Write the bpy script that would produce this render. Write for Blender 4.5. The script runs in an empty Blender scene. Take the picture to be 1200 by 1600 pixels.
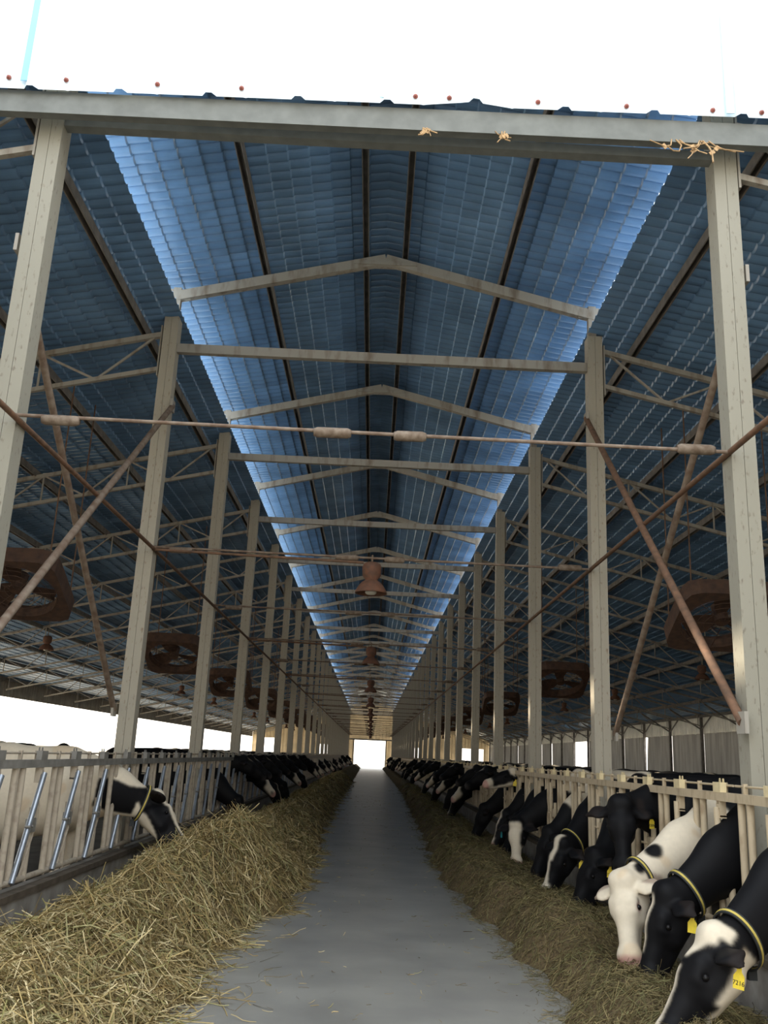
import bpy, math, random
import numpy as np
from mathutils import Vector, Matrix
C = bpy.context.scene.collection
SC = bpy.context.scene
R = random.Random(7)
PI = math.pi

# ------------------------------------------------------------------ camera
CAM_H, F_PX = 1.67, 1403.49
PITCH, YAW, ROLL = math.radians(15.179), math.radians(0.1687), math.radians(2.556)
cd = bpy.data.cameras.new('camera'); cam = bpy.data.objects.new('camera', cd); C.objects.link(cam)
cd.sensor_fit = 'HORIZONTAL'; cd.sensor_width = 36; cd.lens = 36*F_PX/1200; cd.clip_end = 1000; cd.clip_start = .05
_fw = Vector((math.sin(YAW)*math.cos(PITCH), math.cos(YAW)*math.cos(PITCH), math.sin(PITCH)))
_r = Vector((math.cos(YAW), -math.sin(YAW), 0)); _u = _r.cross(_fw)
_cx = math.cos(ROLL)*_r + math.sin(ROLL)*_u; _cy = -math.sin(ROLL)*_r + math.cos(ROLL)*_u
M4 = Matrix.Identity(4)
for i in range(3):
    M4[i][0], M4[i][1], M4[i][2] = _cx[i], _cy[i], -_fw[i]
M4[2][3] = CAM_H
cam.matrix_world = M4
SC.camera = cam

# ------------------------------------------------------------------ sky, sun, exposure
wd = bpy.data.worlds.new('hazy_sky'); SC.world = wd; wd.use_nodes = True
nt = wd.node_tree; nt.nodes.clear()
tc = nt.nodes.new('ShaderNodeTexCoord'); sx = nt.nodes.new('ShaderNodeSeparateXYZ')
cr_ = nt.nodes.new('ShaderNodeValToRGB'); bg = nt.nodes.new('ShaderNodeBackground'); wo = nt.nodes.new('ShaderNodeOutputWorld')
cr_.color_ramp.elements[0].position = .0; cr_.color_ramp.elements[0].color = (1, .93, .82, 1)
cr_.color_ramp.elements[1].position = .45; cr_.color_ramp.elements[1].color = (.86, .93, 1, 1)
nt.links.new(tc.outputs['Generated'], sx.inputs[0]); nt.links.new(sx.outputs['Z'], cr_.inputs[0])
nt.links.new(cr_.outputs[0], bg.inputs[0]); bg.inputs[1].default_value = 3.3
nt.links.new(bg.outputs[0], wo.inputs[0])
sl = bpy.data.lights.new('sun', 'SUN'); so = bpy.data.objects.new('sun', sl); C.objects.link(so)
sl.energy = 9.0; sl.color = (1, .87, .68); sl.angle = math.radians(1.5)
_el, _az = math.radians(38), math.radians(150)       # azimuth from +x, counter-clockwise: from the left, a little ahead
sd = Vector((math.cos(_el)*math.cos(_az), math.cos(_el)*math.sin(_az), math.sin(_el)))
so.rotation_euler = sd.to_track_quat('Z', 'Y').to_euler(); so.location = (-30, 20, 30)
SC.view_settings.view_transform = 'Standard'; SC.view_settings.look = 'None'
SC.view_settings.gamma = 1; SC.view_settings.use_curve_mapping = False
SC.view_settings.exposure = 0.0
cy = SC.cycles
cy.use_denoising = True
cy.max_bounces = 10; cy.diffuse_bounces = 6; cy.glossy_bounces = 3; cy.transmission_bounces = 6
cy.sample_clamp_indirect = 6

# ------------------------------------------------------------------ materials
def mat(name, col, rough=.7, metal=0., var=.25, scale=6., col2=None, bump=0., spec=.3, trans=0., stretch=None, attr=None, thr=(.35, .7)):
    m = bpy.data.materials.new(name); m.use_nodes = True
    n = m.node_tree; b = n.nodes['Principled BSDF']; out = n.nodes['Material Output']
    b.inputs['Roughness'].default_value = rough; b.inputs['Metallic'].default_value = metal
    b.inputs['Specular IOR Level'].default_value = spec
    t = n.nodes.new('ShaderNodeTexCoord'); mp = n.nodes.new('ShaderNodeMapping')
    if stretch: mp.inputs['Scale'].default_value = stretch
    no = n.nodes.new('ShaderNodeTexNoise'); no.inputs['Scale'].default_value = scale; no.inputs['Detail'].default_value = 6
    rp = n.nodes.new('ShaderNodeValToRGB')
    rp.color_ramp.elements[0].position, rp.color_ramp.elements[1].position = thr
    c2 = col2 or tuple(c*(1-var) for c in col); c1 = col if col2 else tuple(min(1, c*(1+var)) for c in col)
    rp.color_ramp.elements[0].color = (*c2, 1); rp.color_ramp.elements[1].color = (*c1, 1)
    n.links.new(t.outputs['Object'], mp.inputs[0]); n.links.new(mp.outputs[0], no.inputs[0]); n.links.new(no.outputs[0], rp.inputs[0])
    src = rp.outputs[0]
    if attr:
        a = n.nodes.new('ShaderNodeAttribute'); a.attribute_name = attr
        mx = n.nodes.new('ShaderNodeMix'); mx.data_type = 'RGBA'; mx.blend_type = 'MULTIPLY'; mx.inputs[0].default_value = 1
        n.links.new(a.outputs['Color'], mx.inputs[6]); n.links.new(rp.outputs[0], mx.inputs[7]); src = mx.outputs[2]
    n.links.new(src, b.inputs['Base Color'])
    if bump:
        bp = n.nodes.new('ShaderNodeBump'); bp.inputs['Strength'].default_value = bump; bp.inputs['Distance'].default_value = .02
        n.links.new(no.outputs[0], bp.inputs['Height']); n.links.new(bp.outputs[0], b.inputs['Normal'])
    if trans:
        tr = n.nodes.new('ShaderNodeBsdfTranslucent'); ms = n.nodes.new('ShaderNodeMixShader'); ms.inputs[0].default_value = trans
        n.links.new(src, tr.inputs[0]); n.links.new(b.outputs[0], ms.inputs[1]); n.links.new(tr.outputs[0], ms.inputs[2])
        n.links.new(ms.outputs[0], out.inputs[0])
    return m
def two_sided(m, top):
    """a sheet whose unseen upper side is paler than its under side"""
    n = m.node_tree; b = n.nodes['Principled BSDF']; src = b.inputs['Base Color'].links[0].from_socket
    g = n.nodes.new('ShaderNodeNewGeometry'); x = n.nodes.new('ShaderNodeSeparateXYZ'); c = n.nodes.new('ShaderNodeMath'); c.operation = 'GREATER_THAN'; c.inputs[1].default_value = 0
    mx = n.nodes.new('ShaderNodeMix'); mx.data_type = 'RGBA'; mx.inputs[7].default_value = (*top, 1)
    n.links.new(g.outputs['Normal'], x.inputs[0]); n.links.new(x.outputs['Z'], c.inputs[0]); n.links.new(c.outputs[0], mx.inputs[0])
    n.links.new(src, mx.inputs[6]); n.links.new(mx.outputs[2], b.inputs['Base Color']); return m
M = {}
M['roof'] = two_sided(mat('blue_roof_tile', (.165, .30, .50), rough=.22, spec=.6, var=.22, scale=1.2), (.36, .46, .56))  # unseen upper side paled so it bounces whiter light under the crown
M['lap'] = mat('cyan_sheet_lap', (.27, .60, .80), rough=.5, var=.03)
M['lap_pale'] = mat('pale_sheet_lap', (.55, .80, .93), rough=.5, var=.03)
M['sheet'] = mat('pale_blue_sheet', (.80, .91, .97), rough=.5, var=.03, scale=2, trans=.1)
M['steel'] = mat('dusty_grey_steel', (.37, .345, .30), rough=.6, col2=(.22, .18, .14), scale=9, stretch=(1, 1, .25), thr=(.28, .5))
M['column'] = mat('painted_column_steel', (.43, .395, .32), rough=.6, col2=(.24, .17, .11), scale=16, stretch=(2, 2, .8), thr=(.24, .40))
M['shaded_column'] = mat('shade_toned_column_steel', (.32, .305, .25), rough=.6, col2=(.17, .14, .11), scale=16, stretch=(2, 2, .8), thr=(.24, .40))  # nearest columns: their shade is put into this darker, greyer base colour
M['valance'] = mat('dull_valance_cladding', (.36, .32, .26), rough=.7, var=.15, scale=2)
M['grey_beam'] = mat('grey_beam', (.17, .18, .17), rough=.65, var=.12, scale=8)
M['dark_steel'] = mat('dark_purlin_steel', (.20, .18, .16), rough=.6, var=.25)
M['rust'] = mat('rusty_pipe', (.21, .115, .07), rough=.8, col2=(.12, .075, .05), scale=14)
M['pale_pipe'] = mat('dusty_pipe', (.25, .20, .155), rough=.7, col2=(.15, .10, .07), scale=12)
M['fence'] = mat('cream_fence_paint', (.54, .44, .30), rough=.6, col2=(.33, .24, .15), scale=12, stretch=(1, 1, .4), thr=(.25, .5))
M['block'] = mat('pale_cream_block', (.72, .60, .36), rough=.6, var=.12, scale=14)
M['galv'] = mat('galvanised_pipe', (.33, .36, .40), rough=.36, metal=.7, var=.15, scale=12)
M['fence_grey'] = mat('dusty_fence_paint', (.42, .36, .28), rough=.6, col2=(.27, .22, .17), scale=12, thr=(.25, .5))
M['dark_block'] = mat('dusty_grey_block', (.22, .21, .19), rough=.6, var=.15, scale=14)
M['concrete'] = mat('alley_concrete', (.33, .315, .28), rough=.36, spec=.3, col2=(.22, .21, .19), scale=1.3, bump=.12, thr=(.3, .7))
M['curb'] = mat('curb_concrete', (.36, .34, .31), rough=.85, col2=(.20, .18, .16), scale=4, bump=.2)
M['wood'] = mat('dark_sill_timber', (.10, .08, .06), rough=.8, var=.3, scale=8)
M['manure'] = mat('dark_pen_floor', (.06, .05, .04), rough=.8, var=.4, scale=3, bump=.3)
M['earth'] = mat('pale_yard_ground', (.60, .52, .40), rough=.95, var=.12, scale=.3)
M['curtain'] = mat('grey_tarpaulin', (.46, .43, .37), rough=.75, col2=(.28, .26, .23), scale=1.5, stretch=(1, 2.5, .3), trans=.06)
M['cladding'] = mat('white_cladding', (.70, .67, .58), rough=.6, var=.1, scale=2, trans=.04)
M['endwall'] = mat('tan_end_wall', (.60, .47, .29), rough=.7, var=.12, scale=1.2, trans=.16)
M['fan'] = mat('rusty_fan_casing', (.13, .075, .05), rough=.85, col2=(.08, .05, .04), scale=9)
M['lamp'] = mat('rust_brown_lamp', (.19, .085, .05), rough=.75, col2=(.12, .065, .045), scale=14)
M['glass'] = mat('pale_lamp_glass', (.7, .66, .58), rough=.25, var=.1)
M['box'] = mat('rusted_fitting', (.25, .20, .155), rough=.8, col2=(.14, .10, .07), scale=18)
M['hay'] = mat('hay', (1, 1, 1), rough=.85, var=.12, scale=20, attr='col', trans=.08, spec=.2)
M['haybase'] = mat('hay_bed', (.22, .16, .075), rough=.95, col2=(.06, .045, .02), scale=40, bump=.8, thr=(.3, .6))
M['feedbase'] = mat('feed_bed', (.17, .12, .06), rough=.95, col2=(.07, .05, .028), scale=45, bump=.8, thr=(.3, .6))
M['coat'] = mat('cow_coat', (1, 1, 1), rough=.62, var=.06, scale=30, attr='col', spec=.15)
M['eye'] = mat('cow_eye', (.008, .007, .007), rough=.3, var=0, spec=.2)
M['tag'] = mat('yellow_tag', (.80, .60, .05), rough=.5, var=.08, scale=30)
M['strap'] = mat('black_strap', (.03, .032, .032), rough=.6, var=.2)
M['stripe'] = mat('yellow_stripe', (.55, .43, .10), rough=.6, var=.15, scale=30)
M['ink'] = mat('tag_ink', (.03, .025, .02), rough=.7, var=0)
M['teal'] = mat('teal_tag', (.02, .22, .25), rough=.5, var=.05)
M['dry'] = mat('dry_straw', (.45, .30, .16), rough=.9, var=.25, scale=30)
M['screw'] = mat('rusty_screw', (.30, .10, .08), rough=.6, var=.2)

# ------------------------------------------------------------------ mesh helpers
class MB:
    def __init__(s): s.v = []; s.f = []; s.sm = []
    def add(s, vs, fs, smooth=False):
        o = len(s.v); s.v += [tuple(v) for v in vs]; s.f += [tuple(i+o for i in f) for f in fs]; s.sm += [smooth]*len(fs); return s
    def box(s, c, d, rot=None):
        h = [x/2 for x in d]; vs = [Vector((a*h[0], b*h[1], e*h[2])) for a in (-1, 1) for b in (-1, 1) for e in (-1, 1)]
        if rot: vs = [rot @ v for v in vs]
        c = Vector(c)
        return s.add([v+c for v in vs], [(0, 1, 3, 2), (4, 6, 7, 5), (0, 4, 5, 1), (2, 3, 7, 6), (0, 2, 6, 4), (1, 5, 7, 3)])
    def prism(s, prof, p0, p1, up=(0, 0, 1), smooth=False, caps=True):
        p0, p1 = Vector(p0), Vector(p1); a = (p1-p0).normalized(); up = Vector(up)
        if abs(a.dot(up)) > .999: up = Vector((0, 1, 0))
        x = a.cross(up).normalized(); y = x.cross(a); n = len(prof)
        vs = [p0+x*q[0]+y*q[1] for q in prof]+[p1+x*q[0]+y*q[1] for q in prof]
        fs = [(i, (i+1) % n, n+(i+1) % n, n+i) for i in range(n)]
        s.add(vs, fs, smooth)
        if caps: s.add(vs, [tuple(range(n-1, -1, -1)), tuple(range(n, 2*n))])
        return s
    def bar(s, p0, p1, w, h, up=(0, 0, 1)):
        return s.prism([(-w/2, -h/2), (w/2, -h/2), (w/2, h/2), (-w/2, h/2)], p0, p1, up)
    def channel(s, p0, p1, w, h, t=.012, up=(0, 0, 1)):          # C section, open downwards
        return s.prism([(-w/2, -h/2), (-w/2+t, -h/2), (-w/2+t, h/2-t), (w/2-t, h/2-t), (w/2-t, -h/2), (w/2, -h/2), (w/2, h/2), (-w/2, h/2)], p0, p1, up)
    def tube(s, p0, p1, r, n=8, r2=None):
        r2 = r if r2 is None else r2
        p0, p1 = Vector(p0), Vector(p1); a = (p1-p0).normalized(); up = Vector((0, 0, 1)) if abs(a.z) < .99 else Vector((1, 0, 0))
        x = a.cross(up).normalized(); y = x.cross(a)
        vs = [p+(x*math.cos(2*PI*i/n)+y*math.sin(2*PI*i/n))*q for p, q in ((p0, r), (p1, r2)) for i in range(n)]
        s.add(vs, [(i, (i+1) % n, n+(i+1) % n, n+i) for i in range(n)], True)
        return s.add(vs, [tuple(range(n-1, -1, -1)), tuple(range(n, 2*n))])
    def path(s, pts, r, n=6):
        for a, b in zip(pts, pts[1:]): s.tube(a, b, r, n)
        return s
    def lathe(s, prof, c=(0, 0, 0), n=24):
        c = Vector(c); vs = [c+Vector((r*math.cos(2*PI*i/n), r*math.sin(2*PI*i/n), z)) for r, z in prof for i in range(n)]
        return s.add(vs, [(j*n+i, j*n+(i+1) % n, (j+1)*n+(i+1) % n, (j+1)*n+i) for j in range(len(prof)-1) for i in range(n)], True)
    def mesh(s, name, m):
        me = bpy.data.meshes.new(name); me.from_pydata(s.v, [], s.f); me.polygons.foreach_set('use_smooth', s.sm); me.materials.append(m); me.update(); return me
    def build(s, name, m, parent=None):
        return link(name, s.mesh(name, m), parent)
def link(name, me, parent=None, loc=None, rz=0):
    o = bpy.data.objects.new(name, me); C.objects.link(o)
    if parent: o.parent = parent
    if loc: o.location = loc
    o.rotation_euler.z = rz
    return o
def np_mesh(name, V, Q, m, cols=None, smooth=True):
    me = bpy.data.meshes.new(name); V = np.asarray(V, np.float32); Q = np.asarray(Q, np.int32); k = Q.shape[1]
    me.vertices.add(len(V)); me.vertices.foreach_set('co', V.ravel())
    me.loops.add(Q.size); me.loops.foreach_set('vertex_index', Q.ravel())
    me.polygons.add(len(Q)); me.polygons.foreach_set('loop_start', np.arange(0, Q.size, k, dtype=np.int32))
    me.update(calc_edges=True)
    me.polygons.foreach_set('use_smooth', np.full(len(Q), smooth))
    if cols is not None:
        a = me.color_attributes.new('col', 'FLOAT_COLOR', 'POINT')
        a.data.foreach_set('color', np.c_[cols, np.ones(len(V))].astype(np.float32).ravel())
    me.materials.append(m); me.update(); return me
def empty(name, loc=(0, 0, 0), rz=0):
    o = bpy.data.objects.new(name, None); C.objects.link(o); o.location = loc; o.rotation_euler.z = rz; o.empty_display_size = .2; return o
def tag(o, label, cat, group=None, kind=None):
    o['label'] = label; o['category'] = cat
    if group: o['group'] = group
    if kind: o['kind'] = kind
    return o
def struct(o): o['kind'] = 'structure'; return o
def dup(root, loc, rz=None):
    r = root.copy(); C.objects.link(r); r.location = loc
    if rz is not None: r.rotation_euler.z = rz
    for ch in root.children:
        c = ch.copy(); C.objects.link(c); c.parent = r
        for g in ch.children:
            d = g.copy(); C.objects.link(d); d.parent = c
    return r
_on = 'first second third fourth fifth sixth seventh eighth ninth'.split()
ORD = ['zeroth', 'nearest']+_on[1:]+'tenth eleventh twelfth thirteenth fourteenth fifteenth sixteenth seventeenth eighteenth nineteenth'.split()
for _t, _e in (('twenty', 'twentieth'), ('thirty', 'thirtieth'), ('forty', 'fortieth'), ('fifty', 'fiftieth')): ORD += [_e]+[_t+'-'+q for q in _on]
def nth(i, tail='from the near end'): return ('nearest' if i == 1 else ORD[i]+' '+tail)

# ------------------------------------------------------------------ the barn's frame of reference
Y1, BAY, NF = 6.884, 4.7, 26                 # first frame, bay length, number of frames
CL, CR = -3.055, 2.882                       # column lines
FL, FR = -2.85, 2.72                         # fence lines
YE = 126.0                                   # far end wall
SLOPE = .25
def fy(k): return Y1+(k-1)*BAY
def roof_side_z(x): return 7.50-SLOPE*(abs(x)-3.2)
RX = -.1                                     # ridge
def roof_mid_z(x): return 8.92-SLOPE*abs(x-RX)

# floors and ground
o = MB().box((0, 61, -.1), (5.7, 130, .2)).build('floor', M['concrete']); struct(o)
o = MB().box((-9.45, 65, 0), (12.9, 122.4, .2)).build('floor', M['manure']); struct(o)
o = MB().box((9.45, 65, 0), (12.9, 122.4, .2)).build('floor', M['manure']); struct(o)
o = MB().box((0, 60, -.35), (700, 700, .1)).build('ground', M['earth']); struct(o)
o = MB().box((0, -17, -.1), (40, 26, .2)).build('ground', M['concrete']); struct(o)
# curbs under the fences, with a dark sill
for s, x in ((-1, FL), (1, FR)):
    struct(MB().box((x+s*.04, 65, .2), (.24, 122, .52)).build('kerb', M['curb']))
    struct(MB().box((x-s*.055, 65, .475), (.10, 122, .05)).build('kerb', M['wood']))

# roof sheets: one bay each, wavy along the barn and stepped down the slope like tiles
def roof_mesh(name, length, z_of, x0, sgn, amp=.045, course=.245, step=.022):
    fr_ = np.array([0, .05, .16, .33, .5, .67, .84, .95]); nw = 26*8
    ys = np.append((np.arange(26)[:, None]+fr_[None]).ravel()*BAY/26, BAY)
    wave = .018-amp*np.abs(np.sin(PI*ys*26/BAY))**.6
    nc = int(length/course); xs = []; dz = []
    for i in range(nc):
        xs += [i*course, (i+.94)*course]; dz += [-step*.5, step*.5]
    xs = np.array(xs); dz = np.array(dz)
    X = x0+sgn*xs; Z = np.array([z_of(x) for x in X])+dz
    V = np.zeros((len(xs), nw+1, 3)); V[:, :, 0] = X[:, None]; V[:, :, 1] = ys[None]; V[:, :, 2] = Z[:, None]+wave[None]
    idx = np.arange(len(xs)*(nw+1)).reshape(len(xs), nw+1)
    Q = np.stack([idx[:-1, :-1], idx[1:, :-1], idx[1:, 1:], idx[:-1, 1:]], -1).reshape(-1, 4)
    return np_mesh(name, V.reshape(-1, 3), Q, M['roof'], smooth=False)
rm = {('roof_slope', -1): roof_mesh('roof_side', 13.7, roof_side_z, -2.93, -1), ('roof_slope', 1): roof_mesh('roof_side', 13.7, roof_side_z, 2.80, 1),
      ('roof_crown', -1): roof_mesh('roof_mid', 3.2, roof_mid_z, RX, -1), ('roof_crown', 1): roof_mesh('roof_mid', 3.2, roof_mid_z, RX, 1)}
for i in range(-1, 26):
    for (n, s), me in rm.items():
        if i < 0: continue
        struct(link('roof', me, loc=(0, 6.58+BAY*i, 0)))
for s in (-1, 1):                                          # the wings reach one bay nearer than the gable
    struct(link('roof_slope', roof_mesh('roof_side', 12.3, roof_side_z, s*4.3, s), loc=(0, 6.58-BAY, 0)))
# ridge cap
rc = MB()
for s in (-1, 1): rc.add([(RX, 6.58, 9.02), (RX, YE, 9.02), (RX+s*.3, YE, 8.94), (RX+s*.3, 6.58, 8.94)], [(0, 1, 2, 3)])
struct(rc.build('roof', M['roof']))

# columns: two channels welded toe to toe
cm = MB()
for s in (-1, 1): cm.box((s*.0515, 0, 3.74), (.099, .2, 7.48))
cm.box((0, 0, 3.7), (.02, .17, 7.4))
cm_me = cm.mesh('column', M['column']); cm_shade = cm.mesh('column', M['shaded_column'])
cols = {}
for k in range(1, NF+1):
    for s, x in ((-1, CL), (1, CR)):
        c = struct(link('column', cm_shade if k == 1 else cm_me, loc=(x, fy(k), 0)))
# post head, rafters and tie beams of the raised middle roof
fr = MB()
for s, x in ((-1, CL), (1, CR)):
    fr.box((x-s*.02, 0, 7.72), (.11, .09, .5))
    fr.bar((x+s*.05, 0, 8.58-SLOPE*abs(x+s*.05-RX)), (RX, 0, 8.58), .10, .14)
    fr.box((x-s*.06, 0, 7.88), (.3, .03, .16))
fr.box((RX, -.01, 8.50), (.9, .13, .06))
struct_me = fr.mesh('rafter', M['steel'])
tie_me = MB().bar((CL+.1, 0, 7.04), (CR-.1, 0, 7.03), .09, .13).mesh('tie_beam', M['steel'])
for k in range(2, NF+1):
    struct(link('beam_rafter', struct_me, loc=(0, fy(k), 0)))
    struct(link('beam_tie', tie_me, loc=(0, fy(k), 0)))
# trusses of the side aisles
tr = {}
for s, x0 in ((-1, CL), (1, CR)):
    t = MB(); zt = lambda x: 7.24-.235*(abs(x)-3.2); zb = lambda x: 6.72-.235*(abs(x)-3.2)
    xe = s*15.9; a = x0+s*.1
    t.bar((a, 0, zt(a)), (xe, 0, zt(xe)), .07, .07); t.bar((a, 0, zb(a)), (xe, 0, zb(xe)), .06, .06)
    t.box((x0+s*.13, 0, 6.98), (.02, .16, .75))
    n = 8; xs = [abs(a)+.1+(15.8-abs(a)-.1)*i/n for i in range(n+1)]
    for i in range(n):
        m_ = (xs[i]+xs[i+1])/2
        t.bar((s*xs[i], 0, zt(xs[i])), (s*m_, 0, zb(m_)), .028, .028); t.bar((s*m_, 0, zb(m_)), (s*xs[i+1], 0, zt(xs[i+1])), .028, .028)
        t.bar((s*xs[i+1], 0, zt(xs[i+1])), (s*xs[i+1], 0, zb(xs[i+1])), .025, .025)
    tr[s] = t.mesh('truss', M['steel'])
    for k in range(1, NF+1): struct(link('beam_truss', tr[s], loc=(0, fy(k), 0)))
# purlins
for s in (-1, 1):
    for i in range(9):
        x = s*(3.45+1.56*i); z = roof_side_z(x)-.125
        struct(MB().channel((x, 6.60, z), (x, YE, z), .085, .13).build('beam_purlin', M['dark_steel']))
for x in (-1.82, -.39, .18, 1.59):
    z = roof_mid_z(x)-.125
    struct(MB().channel((x, 6.60, z), (x, YE, z), .085, .13).build('beam_purlin', M['dark_steel']))

# near gable: ribbed pale sheet on a steel girt
gs = MB(); xs = []
pitch, x = .76, -4.78
while x < 4.6:
    xs += [(x, 0), (x+.05, 0), (x+.085, .045), (x+.135, .045), (x+.17, 0), (x+.40, 0), (x+.42, -.006), (x+.44, 0)]; x += pitch
vs = []
for px_, d in xs:
    lift = .05*max(0, 1-abs(px_-.62)/.3)
    vs += [(px_, 6.50-d, 7.055+lift+.008*px_), (px_, 6.50-d, 9.5)]
gs.add(vs, [(2*i, 2*i+2, 2*i+3, 2*i+1) for i in range(len(xs)-1)])
gable = struct(gs.build('wall_front', M['sheet']))
for x0 in (-3.2, -.14, 2.82):                               # side laps of the sheets
    lp = MB().box((x0, 6.462, 8.29), (.07, .006, 2.42), Matrix.Rotation(-.0, 3, 'Y')); struct(lp.build('trim_lap', M['lap' if x0 < -1 else 'lap_pale']))
for x0 in (-3.35, -2.86, -2.08, -1.36, -.22+.35, .42, 1.18, 1.94, 2.68, 3.1):
    q = MB(); q.lathe([(0, .0), (.022, 0), (.022, .008), (.012, .01), (.012, .022), (0, .022)], n=10)
    q.v = [(a+x0, 6.49-c, 7.125+b) for a, b, c in q.v]
    q.build('screw', M['screw'], gable)
struct(MB().channel((-9, 6.60, 6.955), (9, 6.60, 6.955), .20, .10, up=(0, -1, 0)).bar((-9, 6.555, 6.945), (9, 6.555, 6.945), .012, .21).build('beam', M['grey_beam']))
struct(MB().bar((CL, 6.85, 6.96), (CR, 6.85, 6.91), .1, .09).build('beam', M['grey_beam']))
# unseen front walls, added to close the wings and control the light
for s in (-1, 1):
    struct(MB().box((s*9.8, 1.8, 3.6), (12.6, .08, 7.6)).build('wall_front', M['cladding']))

# right side: cladding band, posts with struts, curtains
def ribbed(name, p0, p1, z0, z1, m, pitch=.3, d=.035):
    p0, p1 = Vector(p0), Vector(p1); L = (p1-p0).length; a = (p1-p0)/L; nrm = Vector((-a.y, a.x, 0)); vs = []; n = int(L/pitch)
    for i in range(n+1):
        b = p0+a*min(L, i*pitch)
        for off, dd in ((0, 0), (.45, 0), (.55, 1), (.9, 1), (1, 0)):
            if i == n and off: continue
            q = b+a*off*pitch*.999+nrm*d*dd; vs += [(q.x, q.y, z0), (q.x, q.y, z1)]
    mb = MB(); mb.add(vs, [(2*i, 2*i+2, 2*i+3, 2*i+1) for i in range(len(vs)//2-1)]); return mb.build(name, m)
struct(ribbed('wall_right', (16.1, 2, 0), (16.1, YE, 0), 3.36, 4.45, M['cladding']))
struct(ribbed('wall_left', (-16.1, 2, 0), (-16.1, YE, 0), 3.46, 4.45, M['valance']))
struct(MB().box((16.1, 64, .3), (.2, 124, .6)).build('wall_right', M['curb']))
struct(MB().box((-16.1, 64, .2), (.2, 124, .5)).build('wall_left', M['curb']))
pm = MB().box((0, 0, 2.2), (.12, .14, 4.4)).bar((0, 0, 3.55), (-1.5, 0, 4.45), .05, .06).bar((0, 0, 3.55), (0, -1.5, 4.2), .05, .05).mesh('post', M['dark_steel'])
for k in range(1, NF+1): struct(link('column_post', pm, loc=(15.95, fy(k), 0)))
for k in range(1, NF+1):
    y0, y1 = fy(k)+.02, fy(k)+BAY-.02
    if k == 26: y1 = YE-.2
    if abs(y0-67.8) < 2.6: continue
    q = MB(); n = 24; vs = []
    a_top = a_bot = 0
    if 55 < y0 < 62.5: b_top, b_bot = .25, 1.7
    else: b_top = b_bot = 0
    if 38 < y0 < 41: a_top, a_bot = .12, .8
    if 46 < y0 < 50: b_top, b_bot = .45, 0
    for i in range(n+1):
        u = i/n
        for z, w in ((3.38, 1), (2.4, .6), (1.5, .3), (.55, 0)):
            l = a_top*w+a_bot*(1-w); r_ = b_top*w+b_bot*(1-w)
            yy = y0+l+(y1-y0-l-r_)*u
            vs.append((16.04+.035*math.sin(u*19+k*1.7)+.02*math.sin(u*47+k), yy, z))
    q.add(vs, [(4*i+j, 4*i+4+j, 4*i+5+j, 4*i+1+j) for i in range(n) for j in range(3)], True)
    c = q.build('curtain', M['curtain'])
    tag(c, 'grey tarpaulin curtain closing the right side wall, '+nth(k), 'curtain', 'tarpaulin curtains along the right wall')

# far end wall with the alley door and side openings
def wall_x(y, rects, x0, x1, ztop):
    xs = sorted({x0, x1, *[r[0] for r in rects], *[r[1] for r in rects]}); mb = MB()
    for a, b in zip(xs, xs[1:]):
        m_ = (a+b)/2; z = 0; hs = sorted([(r[2], r[3]) for r in rects if r[0] < m_ < r[1]])
        for z0, z1 in hs+[(None, None)]:
            top = z0 if z0 is not None else None
            if top is None:
                mb.add([(a, y, z), (b, y, z), (b, y, ztop(b)), (a, y, ztop(a))], [(0, 1, 2, 3)])
            elif top > z: mb.add([(a, y, z), (b, y, z), (b, y, top), (a, y, top)], [(0, 1, 2, 3)])
            z = z1 if z1 is not None else z
    return mb
zt_end = lambda x: roof_side_z(x) if abs(x) > 3.2 else 8.05 if abs(x) > 3 else roof_mid_z(x)
rects = [(-2.25, 1.97, 0, 3.62), (-15.4, -12.5, 1.2, 3.4), (-7.1, -4.4, 1.45, 2.85), (3.9, 6.75, 1.45, 2.9), (12.2, 15.3, 1.3, 3.1)]
we = wall_x(YE, rects+[(-3.2, -3.0, 9, 9), (3.0, 3.2, 9, 9), (RX, RX+.001, 9, 9)], -16.1, 16.1, zt_end); struct(we.build('wall_back', M['endwall']))
rb = MB()
x = -16
while x < 16:
    ok = [r for r in rects if r[0]-.06 < x < r[1]+.06]
    z0 = ok[0][3] if ok else 0
    rb.box((x, YE-.03, (z0+zt_end(x)-.1)/2), (.05, .05, max(.1, zt_end(x)-.1-z0))); x += .45
struct(rb.build('wall_back', M['endwall']))
struct(MB().bar((-3, YE-.1, 3.72), (2.8, YE-.1, 3.72), .1, .16).bar((-2.35, YE-.1, 0), (-2.35, YE-.1, 3.7), .14, .12).bar((2.05, YE-.1, 0), (2.05, YE-.1, 3.7), .14, .12).build('trim_door', M['dark_steel']))

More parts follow.
